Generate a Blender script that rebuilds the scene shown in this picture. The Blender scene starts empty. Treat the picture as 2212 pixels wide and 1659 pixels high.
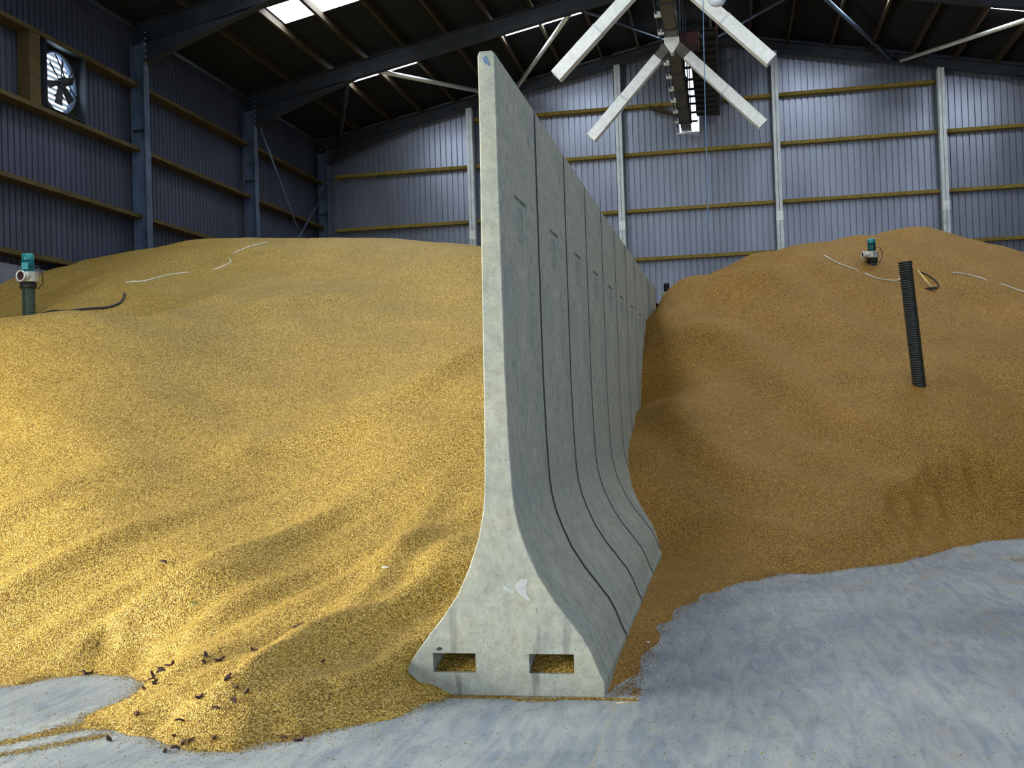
SKY_S=14.0
WORLD_S=4.6
EXPO=0.12
DOOR=(-1.0,9.6,4.0)        # front doorway x0,x1,height
LDOOR=(-1.6,6.3,3.5)       # side doorway in the left wall y0,y1,height
PI_=3.14159265
# daylight entering at the side doorway (in the plane of the opening)
AREAS=[('daylight_side_doorway',(-11.5,2.35,1.75),(PI_/2,0,-PI_/2),7.8,3.4,3300,(1.0,.95,.80))]

import bpy, bmesh, math, random
import numpy as np
from mathutils import Vector, Matrix
random.seed(7)
SC=bpy.context.scene
COL=SC.collection
PI=math.pi

# ------------------------------------------------------------------ helpers
class MB:
    """collects simple solids and links them as ONE mesh object"""
    def __init__(s): s.v=[]; s.f=[]; s.sm=[]
    def add(s,vs,fs,smooth=False):
        o=len(s.v); s.v+= [tuple(v) for v in vs]; s.f+=[tuple(i+o for i in f) for f in fs]; s.sm+=[smooth]*len(fs); return s
    def box(s,a,b):
        x0,y0,z0=a; x1,y1,z1=b
        if x0>x1:x0,x1=x1,x0
        if y0>y1:y0,y1=y1,y0
        if z0>z1:z0,z1=z1,z0
        return s.add([(x0,y0,z0),(x1,y0,z0),(x1,y1,z0),(x0,y1,z0),(x0,y0,z1),(x1,y0,z1),(x1,y1,z1),(x0,y1,z1)],
              [(0,3,2,1),(4,5,6,7),(0,1,5,4),(1,2,6,5),(2,3,7,6),(3,0,4,7)])
    def bar(s,p,q,w,h,up=(0,0,1)):
        """rectangular bar from p to q, width w (sideways) height h (along up)"""
        p=Vector(p);q=Vector(q);d=(q-p).normalized();u=Vector(up)
        sd=d.cross(u)
        if sd.length<1e-4: sd=d.cross(Vector((1,0,0)))
        sd.normalize(); u=sd.cross(d).normalized()
        vs=[]
        for c in (p,q):
            for a,b in ((-1,-1),(1,-1),(1,1),(-1,1)): vs.append(c+sd*(a*w/2)+u*(b*h/2))
        return s.add(vs,[(3,2,1,0),(4,5,6,7),(0,1,5,4),(1,2,6,5),(2,3,7,6),(3,0,4,7)])
    def tube(s,pts,r,n=10,caps=True):
        P=[Vector(p) for p in pts]; vs=[];fs=[]; ref=None
        for i,p in enumerate(P):
            d=(P[min(i+1,len(P)-1)]-P[max(i-1,0)]).normalized()
            if ref is None: ref=Vector((0,0,1)) if abs(d.z)<.9 else Vector((1,0,0))
            a=d.cross(ref).normalized(); b=a.cross(d).normalized(); ref=b
            rr=r[i] if isinstance(r,(list,tuple)) else r
            for k in range(n):
                t=2*PI*k/n; vs.append(p+a*(rr*math.cos(t))+b*(rr*math.sin(t)))
        for i in range(len(P)-1):
            for k in range(n):
                k2=(k+1)%n; fs.append((i*n+k,i*n+k2,(i+1)*n+k2,(i+1)*n+k))
        s.add(vs,fs,True)
        if caps:
            o=len(s.v)-len(vs)
            s.f.append(tuple(o+k for k in reversed(range(n)))); s.f.append(tuple(o+(len(P)-1)*n+k for k in range(n))); s.sm+=[False,False]
        return s
    def lathe(s,prof,c=(0,0,0),n=28,axis='z',smooth=True,close=False):
        """prof: list of (r,h)"""
        vs=[];fs=[]
        for r,h in prof:
            for k in range(n):
                t=2*PI*k/n; x,y=r*math.cos(t),r*math.sin(t)
                v={'z':(x,y,h),'y':(x,h,y),'x':(h,x,y)}[axis]
                vs.append((v[0]+c[0],v[1]+c[1],v[2]+c[2]))
        m=len(prof)
        for i in range(m-1):
            for k in range(n):
                k2=(k+1)%n; fs.append((i*n+k,i*n+k2,(i+1)*n+k2,(i+1)*n+k))
        s.add(vs,fs,smooth)
        return s
    def prism(s,poly,axis,a,b):
        """poly in the plane across axis; x: (y,z)  y: (x,z)  z: (x,y)"""
        def m(p,t): return {'x':(t,p[0],p[1]),'y':(p[0],t,p[1]),'z':(p[0],p[1],t)}[axis]
        n=len(poly); vs=[m(p,a) for p in poly]+[m(p,b) for p in poly]
        fs=[tuple(range(n)),tuple(reversed(range(n,2*n)))]+[(i,(i+1)%n+0,(i+1)%n+n,i+n) for i in range(n)]
        return s.add(vs,fs)
    def mesh(s,name,recalc=True):
        me=bpy.data.meshes.new(name); me.from_pydata(s.v,[],s.f); me.update()
        for p,q in zip(me.polygons,s.sm): p.use_smooth=q
        if recalc:
            bm=bmesh.new(); bm.from_mesh(me); bmesh.ops.recalc_face_normals(bm,faces=bm.faces); bm.to_mesh(me); bm.free()
        return me
    def build(s,name,mat,parent=None,bevel=0,recalc=True):
        me=s.mesh(name,recalc); me.materials.append(mat)
        o=bpy.data.objects.new(name,me); COL.objects.link(o)
        if parent: o.parent=parent
        if bevel:
            b=o.modifiers.new('bevel','BEVEL'); b.width=bevel; b.segments=2; b.limit_method='ANGLE'; b.angle_limit=.6
        return o
def tag(o,label=None,cat=None,group=None,kind=None):
    if label: o['label']=label
    if cat: o['category']=cat
    if group: o['group']=group
    if kind: o['kind']=kind
    return o
def empty(name,loc,label,cat,group=None,rz=0):
    o=bpy.data.objects.new(name,None); COL.objects.link(o); o.location=loc; o.rotation_euler=(0,0,rz)
    o.empty_display_size=.1
    return tag(o,label,cat,group)
def copy_tree(o,parent=None):
    c=o.copy(); COL.objects.link(c); c.parent=parent
    for ch in [x for x in COL.objects if x.parent==o]: copy_tree(ch,c)
    return c

# ------------------------------------------------------------------ materials
def newmat(name):
    m=bpy.data.materials.new(name); m.use_nodes=True; nt=m.node_tree
    b=nt.nodes['Principled BSDF']; return m,nt,b
def N(nt,t,**kw):
    n=nt.nodes.new(t)
    for k,v in kw.items():
        if k in n.inputs: n.inputs[k].default_value=v
        else: setattr(n,k,v)
    return n
def ramp(nt,fac,stops):
    r=nt.nodes.new('ShaderNodeValToRGB'); e=r.color_ramp.elements
    while len(e)<len(stops): e.new(.5)
    for el,(p,c) in zip(e,stops): el.position=p; el.color=(*c,1) if len(c)==3 else c
    nt.links.new(fac,r.inputs[0]); return r
def mixc(nt,fac,a,b,bt='MIX'):
    m=nt.nodes.new('ShaderNodeMix'); m.data_type='RGBA'; m.blend_type=bt
    for s,i in ((fac,0),(a,6),(b,7)):
        if isinstance(s,(int,float)): m.inputs[i].default_value=s
        elif isinstance(s,tuple): m.inputs[i].default_value=(*s,1)
        else: nt.links.new(s,m.inputs[i])
    return m.outputs[2]
def mathn(nt,op,a,b=None,c=None):
    m=nt.nodes.new('ShaderNodeMath'); m.operation=op
    for i,s in enumerate((a,b,c)):
        if s is None: continue
        if isinstance(s,(int,float)): m.inputs[i].default_value=s
        else: nt.links.new(s,m.inputs[i])
    return m.outputs[0]
def coords(nt,scale=(1,1,1),kind='Object'):
    tc=nt.nodes.new('ShaderNodeTexCoord')
    mp=nt.nodes.new('ShaderNodeMapping'); mp.inputs['Scale'].default_value=scale
    nt.links.new(tc.outputs[kind],mp.inputs[0]); return mp.outputs[0]
def noise(nt,vec,scale,detail=4,rough=.55,dist=0):
    n=N(nt,'ShaderNodeTexNoise'); n.inputs['Scale'].default_value=scale; n.inputs['Detail'].default_value=detail
    n.inputs['Roughness'].default_value=rough; n.inputs['Distortion'].default_value=dist
    nt.links.new(vec,n.inputs['Vector']); return n.outputs['Fac']
def bump(nt,b,h,strength=.3,dist=.01,prev=None):
    n=nt.nodes.new('ShaderNodeBump'); n.inputs['Strength'].default_value=strength; n.inputs['Distance'].default_value=dist
    nt.links.new(h,n.inputs['Height'])
    if prev: nt.links.new(prev,n.inputs['Normal'])
    nt.links.new(n.outputs[0],b.inputs['Normal']); return n.outputs[0]
def simple(name,col,rough=.6,metal=0,var=.25,scale=6,bmp=0,stretch=(1,1,1)):
    m,nt,b=newmat(name); v=coords(nt,stretch); n=noise(nt,v,scale)
    lo=tuple(c*(1-var) for c in col); hi=tuple(min(1,c*(1+var)) for c in col)
    r=ramp(nt,n,[(.3,lo),(.7,hi)]); nt.links.new(r.outputs[0],b.inputs['Base Color'])
    b.inputs['Roughness'].default_value=rough; b.inputs['Metallic'].default_value=metal
    if bmp: bump(nt,b,noise(nt,v,scale*8),bmp,.004)
    return m

def mat_grain(name,cols):
    m,nt,b=newmat(name); v=coords(nt)
    vo=N(nt,'ShaderNodeTexVoronoi'); vo.inputs['Scale'].default_value=120; nt.links.new(v,vo.inputs['Vector'])
    sep=nt.nodes.new('ShaderNodeSeparateColor'); nt.links.new(vo.outputs['Color'],sep.inputs[0])
    r=ramp(nt,sep.outputs[0],[(0,cols[0]),(.35,cols[1]),(.7,cols[2]),(1,cols[3])])
    big=noise(nt,v,1.1,5); r2=ramp(nt,big,[(.3,(.86,.84,.80)),(.7,(1.08,1.06,1.06))])
    c=mixc(nt,1.0,r.outputs[0],r2.outputs[0],'MULTIPLY')
    gap=ramp(nt,vo.outputs['Distance'],[(.22,(1,1,1)),(.7,(.28,.22,.13))])
    c=mixc(nt,.85,c,gap.outputs[0],'MULTIPLY')
    nt.links.new(c,b.inputs['Base Color'])
    b.inputs['Roughness'].default_value=.62; b.inputs['Specular IOR Level'].default_value=.3
    h=mathn(nt,'SUBTRACT',1.0,vo.outputs['Distance'])
    n1=bump(nt,b,h,.9,.006)
    n2=nt.nodes.new('ShaderNodeBump'); n2.inputs['Strength'].default_value=.35; n2.inputs['Distance'].default_value=.05
    nt.links.new(noise(nt,v,7,6,.6),n2.inputs['Height']); nt.links.new(n1,n2.inputs['Normal']); nt.links.new(n2.outputs[0],b.inputs['Normal'])
    return m
GRAIN_L=mat_grain('golden_grain',[(.22,.12,.012),(.53,.345,.048),(.74,.53,.11),(.93,.77,.30)])
GRAIN_R=mat_grain('amber_grain',[(.18,.075,.010),(.44,.225,.022),(.58,.33,.04),(.76,.50,.12)])

def mat_concrete():
    m,nt,b=newmat('precast_concrete'); v=coords(nt)
    n1=noise(nt,v,2.2,6,.6,.4); n2=noise(nt,v,14,5,.6)
    r=ramp(nt,n1,[(.25,(.23,.26,.235)),(.45,(.31,.335,.305)),(.58,(.34,.35,.29)),(.75,(.42,.45,.43))])
    r2=ramp(nt,n2,[(.3,(.78,.78,.76)),(.65,(1.1,1.1,1.08))])
    c=mixc(nt,1,r.outputs[0],r2.outputs[0],'MULTIPLY')
    n3=noise(nt,v,55,4,.7); r3=ramp(nt,n3,[(.34,(.72,.72,.70)),(.46,(1,1,1)),(.7,(1.06,1.06,1.05))]); c=mixc(nt,.8,c,r3.outputs[0],'MULTIPLY')
    pv=N(nt,'ShaderNodeTexVoronoi'); pv.inputs['Scale'].default_value=17; nt.links.new(v,pv.inputs['Vector'])
    pr=ramp(nt,pv.outputs['Distance'],[(.05,(.35,.35,.33)),(.10,(1,1,1))]); c=mixc(nt,.8,c,pr.outputs[0],'MULTIPLY')
    # scrape marks low on the flanks
    vs=coords(nt,(9,26,1.6)); st=noise(nt,vs,1.0,3,.5)
    g=N(nt,'ShaderNodeNewGeometry'); sx=nt.nodes.new('ShaderNodeSeparateXYZ'); nt.links.new(g.outputs['Position'],sx.inputs[0])
    low=N(nt,'ShaderNodeMapRange'); nt.links.new(sx.outputs[2],low.inputs[0]); low.inputs[1].default_value=.75; low.inputs[2].default_value=.1; low.inputs[3].default_value=0; low.inputs[4].default_value=1
    rr=ramp(nt,st,[(.60,(0,0,0)),(.68,(1,1,1))]); mk=mathn(nt,'MULTIPLY',rr.outputs[0],low.outputs[0]); mk=mathn(nt,'MULTIPLY',mk,.65)
    c=mixc(nt,mk,c,(.09,.095,.10))
    nt.links.new(c,b.inputs['Base Color']); b.inputs['Roughness'].default_value=.8
    bump(nt,b,noise(nt,v,40,6,.65),.12,.006)
    return m
CONC=mat_concrete()

def mat_floor():
    m,nt,b=newmat('dusty_concrete_floor'); v=coords(nt)
    n1=noise(nt,v,.9,7,.62,.6); 
    r=ramp(nt,n1,[(.28,(.22,.26,.29)),(.5,(.32,.36,.385)),(.72,(.42,.455,.46))])
    # brushed wheel smears radiating along the way in
    vs=coords(nt,(6,1.1,1)); n2=noise(nt,vs,1.6,6,.65,1.2)
    r2=ramp(nt,n2,[(.35,(.62,.68,.80)),(.6,(1.06,1.05,1.02))])
    c=mixc(nt,.9,r.outputs[0],r2.outputs[0],'MULTIPLY')
    # tyre tread blocks in one wheel lane
    g=N(nt,'ShaderNodeNewGeometry'); sx=nt.nodes.new('ShaderNodeSeparateXYZ'); nt.links.new(g.outputs['Position'],sx.inputs[0])
    def lane(x0,x1,slope):
        xx=mathn(nt,'SUBTRACT',sx.outputs[0],mathn(nt,'MULTIPLY',sx.outputs[1],slope))
        a=mathn(nt,'GREATER_THAN',xx,x0); bb=mathn(nt,'LESS_THAN',xx,x1); return mathn(nt,'MULTIPLY',a,bb),xx
    tr=nt.nodes.new('ShaderNodeTexBrick'); mp=coords(nt,(1,1,1)); nt.links.new(mp,tr.inputs[0])
    tr.inputs['Scale'].default_value=9; tr.inputs['Mortar Size'].default_value=.09; tr.inputs['Color1'].default_value=(1,1,1,1); tr.inputs['Color2'].default_value=(.6,.6,.6,1); tr.inputs['Mortar'].default_value=(0,0,0,1)
    for x0,x1,sl,k in ((-.95,-.66,.085,.38),(.15,.36,.02,.22)):
        l,_=lane(x0,x1,sl); f=mathn(nt,'MULTIPLY',l,tr.outputs[0]); f=mathn(nt,'MULTIPLY',f,k); f=mathn(nt,'MULTIPLY',f,ramp(nt,noise(nt,v,2.3,4),[(.4,(0,0,0)),(.6,(1,1,1))]).outputs[0])
        c=mixc(nt,f,c,(.17,.20,.27))
    # tan grain dust drifted over the right-hand floor
    du=noise(nt,v,2.7,8,.7,.8); d2=N(nt,'ShaderNodeMapRange'); nt.links.new(sx.outputs[0],d2.inputs[0]); d2.inputs[1].default_value=-.4; d2.inputs[2].default_value=2.4
    k=mathn(nt,'MULTIPLY',ramp(nt,du,[(.5,(0,0,0)),(.72,(1,1,1))]).outputs[0],mathn(nt,'MULTIPLY',d2.outputs[0],.8))
    c=mixc(nt,k,c,(.36,.25,.11))
    # sandy construction joint
    l,_=lane(-.672,-.664,0); c=mixc(nt,mathn(nt,'MULTIPLY',l,.6),c,(.42,.36,.24))
    nt.links.new(c,b.inputs['Base Color']); b.inputs['Roughness'].default_value=.55
    bump(nt,b,noise(nt,v,60,5,.6),.15,.004)
    return m
FLOOR=mat_floor()

def mat_sheet(name,col,rough=.38,metal=.55):
    m,nt,b=newmat(name); v=coords(nt,(1,1,.35)); n1=noise(nt,v,.8,4)
    lo=tuple(c*.8 for c in col); hi=tuple(c*1.15 for c in col)
    r=ramp(nt,n1,[(.3,lo),(.7,hi)]); nt.links.new(r.outputs[0],b.inputs['Base Color'])
    b.inputs['Roughness'].default_value=rough; b.inputs['Metallic'].default_value=metal
    return m
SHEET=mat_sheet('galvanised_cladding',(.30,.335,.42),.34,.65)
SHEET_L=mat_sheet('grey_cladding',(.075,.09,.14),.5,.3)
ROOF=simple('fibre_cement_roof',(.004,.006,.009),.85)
PANEL=simple('precast_wall_panel',(.16,.18,.24),.8,0,.15,2,.2)
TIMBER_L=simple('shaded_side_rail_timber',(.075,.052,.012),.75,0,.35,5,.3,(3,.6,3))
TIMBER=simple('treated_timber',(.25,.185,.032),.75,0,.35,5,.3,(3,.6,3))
TIMBER_D=simple('brown_purlin_timber',(.045,.029,.010),.8,0,.3,5,.2,(3,.5,3))
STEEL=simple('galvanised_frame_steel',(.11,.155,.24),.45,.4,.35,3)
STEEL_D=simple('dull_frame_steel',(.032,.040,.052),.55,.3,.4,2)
GALV=simple('bright_galvanised_steel',(.78,.82,.82),.38,.3,.12,9)
GALV_P=simple('galvanised_post',(.58,.64,.66),.42,.3,.15,5)
DULL=simple('weathered_conveyor_steel',(.11,.105,.09),.55,.4,.3,6)
DARK=simple('black_painted_steel',(.012,.013,.012),.6,0,.3,6)
RED=simple('dark_red_paint',(.035,.004,.005),.5,0,.3,6)
BLACKP=simple('black_corrugated_plastic',(.018,.024,.022),.4,0,.2,8)
GREENP=simple('dark_green_plastic',(.035,.06,.05),.35,0,.2,8)
TEAL=simple('teal_motor_paint',(.03,.26,.30),.3,.2,.2,10)
TEALD=simple('deep_green_motor_paint',(.010,.10,.095),.35,.2,.2,10)
BLACKM=simple('black_motor_paint',(.014,.015,.016),.35,.1,.2,10)
CAST=simple('pale_cast_aluminium',(.50,.50,.44),.4,.4,.15,10)
MAROON=simple('dark_duct_inside',(.03,.006,.010),.9)
WHITEC=simple('white_cable',(.68,.68,.60),.6)
BLACKC=simple('black_cable',(.02,.02,.02),.6)
BLUER=simple('blue_rope',(.09,.17,.32),.8,0,.25,30)
LEAF=simple('dead_leaf',(.05,.016,.012),.7,0,.4,30)
PAPER=simple('white_scrap',(.8,.8,.78),.7,0,.05)
GREENL=simple('green_leaf',(.20,.34,.08),.6)
STRAW=simple('straw',(.75,.60,.22),.6)
BLUEP=simple('blue_crayon',(.10,.18,.38),.8,0,.5,90)
CHALK=simple('white_slurry_smear',(.38,.41,.41),.8,0,.1,20)
JOINT=simple('dark_joint_filler',(.02,.021,.022),.9)
TIE=simple('dark_tie_hole',(.05,.05,.045),.9)
GLASSB=simple('lamp_glass',(.62,.74,.95),.08,.2,.05)
def emis(name,col,s):
    m,nt,b=newmat(name); b.inputs['Base Color'].default_value=(*col,1); b.inputs['Emission Color'].default_value=(*col,1); b.inputs['Emission Strength'].default_value=s
    return m
SKYP=emis('daylit_rooflight_sheet',(.86,.93,1.0),SKY_S)

# ------------------------------------------------------------------ building shell
XW0,XW1=-11.55,10.35       # sheeting planes left / right
YB=30.78; YF=-4.0          # back / front sheeting planes
XR=-.6                     # ridge line
def zr(x,off=0): return 11.6+off-.2*abs(x-XR)     # top of rafters
FR_Y=[4.6,9.8,15.0,20.2,25.4]                     # portal frames
BACKF=30.42
PURL_L=[-10.2,-9.2,-8.3,-7.3,-6.25,-5.2,-4.2,-3.1,-2.1,-1.1]
PURL_R=[-.1,.9,1.9,3.0,4.0,5.05,6.1,7.1,8.0,9.0]

def sheet(name,axis,plane,a0,a1,zlo,zhi,out,holes=(),mat=SHEET,pitch=.162,depth=.05):
    """box-profile cladding; grooves point outward (sign out)"""
    pts=[];t=a0
    while t<a1:
        for f,d in ((0,0),(.72,0),(.75,1),(.95,1)):
            pts.append((t+f*pitch,d))
        t+=pitch
    pts=[p for p in pts if p[0]<a1]+[(a1,0)]
    m=MB()
    for (p,dp),(q,dq) in zip(pts,pts[1:]):
        c=(p+q)/2; rngs=[(None,None)]
        for h0,h1,z0,z1 in holes:
            if h0<c<h1: rngs=[(None,z0),(z1,None)]
        for lo,hi in rngs:
            vs=[]
            for s_,d in ((p,dp),(q,dq)):
                l=zlo if lo is None else lo; h=(zhi(s_) if callable(zhi) else zhi) if hi is None else hi
                w=plane+out*d*depth
                vs+= [(w,s_,l),(w,s_,h)] if axis=='y' else [(s_,w,l),(s_,w,h)]
            m.add(vs,[(0,2,3,1)])
    o=m.build(name,mat,recalc=False); return o
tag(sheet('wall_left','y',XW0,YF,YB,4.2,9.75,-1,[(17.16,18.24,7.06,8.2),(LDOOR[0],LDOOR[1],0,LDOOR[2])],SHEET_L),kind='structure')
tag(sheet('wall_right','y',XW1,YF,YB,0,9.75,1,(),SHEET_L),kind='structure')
tag(sheet('wall_back','x',YB,XW0,XW1,3.0,lambda x:zr(x,.22),1,[(-1.12,-.50,9.0,11.2)],SHEET),kind='structure')
# concrete base walling under the cladding
m=MB()
yy=LDOOR[1]
while yy<YB-.1: m.box((XW0-.02,yy+.02,0),(XW0+.18,min(yy+5.0,YB),4.22)); yy+=5.0
m.box((XW0-.02,YF,0),(XW0+.18,LDOOR[0],4.22))
tag(m.build('trim_1',PANEL),kind='structure')
m=MB().box((XW0+.18,YB-.02,0),(XW1,YB+.15,3.02)); tag(m.build('trim_2',PANEL),kind='structure')
# front wall with the wide doorway the daylight comes through
DX0,DX1,DZ=DOOR
m=MB(); 
def wallbox(x0,x1,z0,z1f):
    m.prism([(x0,z0),(x1,z0),(x1,z1f(x1)),(x0,z1f(x0))],'y',YF-.1,YF)
wallbox(XW0,DX0,0,lambda x:zr(x,.22)); wallbox(DX0,min(DX1,XR),DZ,lambda x:zr(x,.22))
if DX1>XR: wallbox(XR,DX1,DZ,lambda x:zr(x,.22)); wallbox(DX1,XW1,0,lambda x:zr(x,.22))
else: wallbox(DX1,XR,0,lambda x:zr(x,.22)); wallbox(XR,XW1,0,lambda x:zr(x,.22))
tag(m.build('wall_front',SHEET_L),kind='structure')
m=MB().add([(-16,YF-9,0),(16,YF-9,0),(16,YB+.3,0),(-16,YB+.3,0)],[(0,1,2,3)]); tag(m.build('floor',FLOOR,recalc=False),kind='structure')

# roof sheeting with rooflight openings
LIGHTS_Y=[(3.3,4.3),(7.9,8.9),(12.5,13.5),(17.0,18.0),(21.6,22.6),(26.12,27.12)]  # nearer rows are out of view, added to control light on the grain
LX_L=[(-9.15,-7.35),(-5.15,-3.15)]
LX_R=[(1.95,3.95),(6.15,7.95)]
def zroof(x): return zr(x,.2)
ys=sorted({YF-.3,YB+.3,*[y for p in LIGHTS_Y for y in p]})
xs=sorted({XW0-.3,XR,XW1+.3,*[x for p in LX_L+LX_R for x in p]})
m=MB()
def inlight(x,y): return any(a<x<b for a,b in LX_L+LX_R) and any(a<y<b for a,b in LIGHTS_Y)
for xa,xb in zip(xs,xs[1:]):
    for ya,yb in zip(ys,ys[1:]):
        if inlight((xa+xb)/2,(ya+yb)/2): continue
        # shallow corrugations running down the slope
        n=max(1,int(round((yb-ya)/.15)))
        for k in range(n):
            y0=ya+(yb-ya)*k/n; y1=ya+(yb-ya)*(k+1)/n; ym=(y0+y1)/2
            m.add([(xa,y0,zroof(xa)),(xb,y0,zroof(xb)),(xb,ym,zroof(xb)+.03),(xa,ym,zroof(xa)+.03),(xb,y1,zroof(xb)),(xa,y1,zroof(xa))],[(0,1,2,3),(3,2,4,5)])
tag(m.build('ceiling',ROOF,recalc=False),kind='structure')
k=0
for a,b in LX_L+LX_R:
    for ya,yb in LIGHTS_Y:
        k+=1
        m=MB().add([(a,ya,zroof(a)+.01),(b,ya,zroof(b)+.01),(b,yb,zroof(b)+.01),(a,yb,zroof(a)+.01)],[(0,3,2,1)])
        tag(m.build('window_%d'%k,SKYP,recalc=False),kind='structure')

# ------------------------------------------------------------------ portal frames
def isec(m,p,q,depth,width,tf=.018,tw=.012,up=(0,0,1)):
    """I-section from p to q; depth measured along up, web in the plane of up"""
    p=Vector(p);q=Vector(q);d=(q-p).normalized();u=Vector(up); sd=d.cross(u).normalized(); u=sd.cross(d).normalized()
    for s_ in (1,-1):
        m.bar(p+u*s_*(depth/2-tf/2),q+u*s_*(depth/2-tf/2),width,tf,u)
    m.bar(p,q,tw,depth,u)
names=['nearest visible','middle','far']
def frame(y,which,cols=True,rdepth=.38,w=.20):
    for sx,side in ((-1,'left'),(1,'right')):
        xo=XW0+.12 if sx<0 else XW1-.12         # outer flange
        xi=-11.13 if sx<0 else 9.93
        lab='%s portal'%which
        vis = not(side=='right')
        m=MB(); cx=(xo+xi)/2; ze=zr(xo,-.02)
        isec(m,(cx,y,0),(cx,y,ze-.3),abs(xo-xi),w,.02,.012,up=(sx,0,0))
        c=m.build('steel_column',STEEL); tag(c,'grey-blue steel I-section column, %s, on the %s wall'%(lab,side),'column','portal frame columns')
        for zz in (7.35,3.4):
            s_=MB().box((min(xo,xi)+.02,y-w/2+.01,zz-.008),(max(xo,xi)-.02,y+w/2-.01,zz+.008)); s_.build('stiffener_plate',STEEL_D,c)
        # rafter on this slope
        m=MB(); x1=XR
        px0=(xo,y,zr(xo)-rdepth/2); px1=(x1,y,zr(x1)-rdepth/2)
        isec(m,px0,px1,rdepth,w,.02,.012)
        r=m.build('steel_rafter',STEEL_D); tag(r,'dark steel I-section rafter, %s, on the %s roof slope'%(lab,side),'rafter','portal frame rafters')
        # haunch: tapering web and flange under the eaves end
        xh=xi+(2.6 if sx<0 else -2.6); h=MB()
        zt=lambda x:zr(x)-rdepth
        h.prism([(xi-(.02*-sx),zt(xi)),(xh,zt(xh)),(xi-(.02*-sx),zt(xi)-.42)],'y',y-.006,y+.006)
        h.bar((xi,y,zt(xi)-.42),(xh,y,zt(xh)),w,.018)
        h.build('haunch',STEEL_D,r)
        if sx<0 and y>16:
            for q in range(7): MB().tube([(xi+.012,y-.05,zr(xi)-.2-q*.12),(xi+.03,y-.05,zr(xi)-.2-q*.12)],.014,6).build('bolt',GALV,c)
WH={9.8:'portal frame out of view overhead',15.0:'portal frame just ahead of the camera',20.2:'nearest portal frame in the picture',25.4:'second portal frame in the picture'}
for y in (15.0,20.2,25.4): 
    frame(y,{15.0:'fourth-from-back',20.2:'nearest visible',25.4:'second visible'}[y])
# gable frame
frame(BACKF,'gable-end',rdepth=.27,w=.2)

# eaves ties (bright tube between column heads, left side)
for (a,b,t) in ((15.1,20.1,'between the exhaust fan bay columns'),(20.3,25.3,'between the two nearest visible left columns'),(25.5,30.3,'in the braced end bay')):
    o=MB().tube([(-11.3,a-.1,9.38),(-11.3,b+.1,9.38)],.035,10).build('eaves_tie',STEEL); tag(o,'thin steel eaves tube on the left wall '+t,'beam','eaves ties')

# purlins
bays=[(9.9,15.0,None),(15.0,20.2,'bay nearest the camera'),(20.2,25.4,'middle roof bay'),(25.4,30.6,'end bay beside the gable wall')]
ordn=['lowest','second','third','fourth','fifth','sixth','seventh','eighth','ninth','tenth']
def purlin(x,y0,y1,lab,mat=TIMBER_D):
    z=zr(x); th=math.atan(.2)*(1 if x<XR else -1)
    m=MB(); up=(-math.sin(th),0,math.cos(th))
    m.bar((x,y0+.006,z+.1),(x,y1-.006,z+.1),.065,.2,up)
    o=m.build('timber_purlin',mat); return tag(o,lab,'purlin','roof purlins')
for y0,y1,bn in bays[1:]:
    for i,x in enumerate(PURL_L): purlin(x,y0,y1,'timber purlin, %s from the left eaves, %s'%(ordn[i],bn))
    for i,x in enumerate(reversed(PURL_R)): purlin(x,y0,y1,'timber purlin, %s from the right eaves, %s'%(ordn[i],bn))

# left wall rails
lev=[(4.42,'lowest'),(5.65,'second'),(6.98,'third'),(8.27,'top')]
for y0,y1,bn,ls in ((15.12,20.08,'exhaust fan bay',(0,1,2,3)),(20.32,25.28,'middle bay',(1,2,3)),(25.52,30.3,'braced end bay',(1,2,3))):
    for i in ls:
        z,l=lev[i]
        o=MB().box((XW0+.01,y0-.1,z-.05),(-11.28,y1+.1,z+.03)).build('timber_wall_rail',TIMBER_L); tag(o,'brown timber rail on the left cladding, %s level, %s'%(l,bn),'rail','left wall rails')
# back wall rails
PX=[-11.1,-6.9,-2.7,1.5,5.7,9.9]
bl=[(5.56,'lowest'),(6.9,'second'),(8.46,'third'),(9.78,'top')]
bn=['corner bay at the left','second bay from the left corner','bay under the conveyor','bay right of the conveyor','bay at the right edge']
for b in range(5):
    for i,(z,l) in enumerate(bl):
        if i==3 and b in (0,4): continue
        x0,x1=PX[b]+.1,PX[b+1]-.1
        spans=[(x0,x1)]
        if i==3 and b==2: spans=[(x0,-1.16),(.12,x1)]
        for s_,(xa,xb) in enumerate(spans):
            o=MB().box((xa,YB-.2,z-.045),(xb,YB-.005,z+.045)).build('timber_wall_rail',TIMBER)
            sfx='' if len(spans)==1 else (' left of the hatch' if s_==0 else ' right of the hatch')
            tag(o,'timber rail on the gable wall, %s level, %s%s'%(l,bn[b],sfx),'rail','gable wall rails')
# gable posts
for i,x in enumerate(PX[1:5]):
    m=MB(); zt=zr(x)-.27; isec(m,(x,BACKF+.02,0),(x,BACKF+.02,zt),.22,.17,.014,.01,up=(0,1,0))
    o=m.build('gable_post',GALV_P)
    tag(o,['bright galvanised post on the gable wall just left of the concrete divider','bright galvanised post on the gable wall left of the conveyor','bright galvanised post on the gable wall right of the conveyor','bright galvanised post on the gable wall at far right above the grain'][i],'post','gable wall posts')
    MB().box((x-.09,BACKF-.1,6.35),(x+.09,BACKF-.088,6.6)).build('splice_plate',GALV,o)

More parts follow.
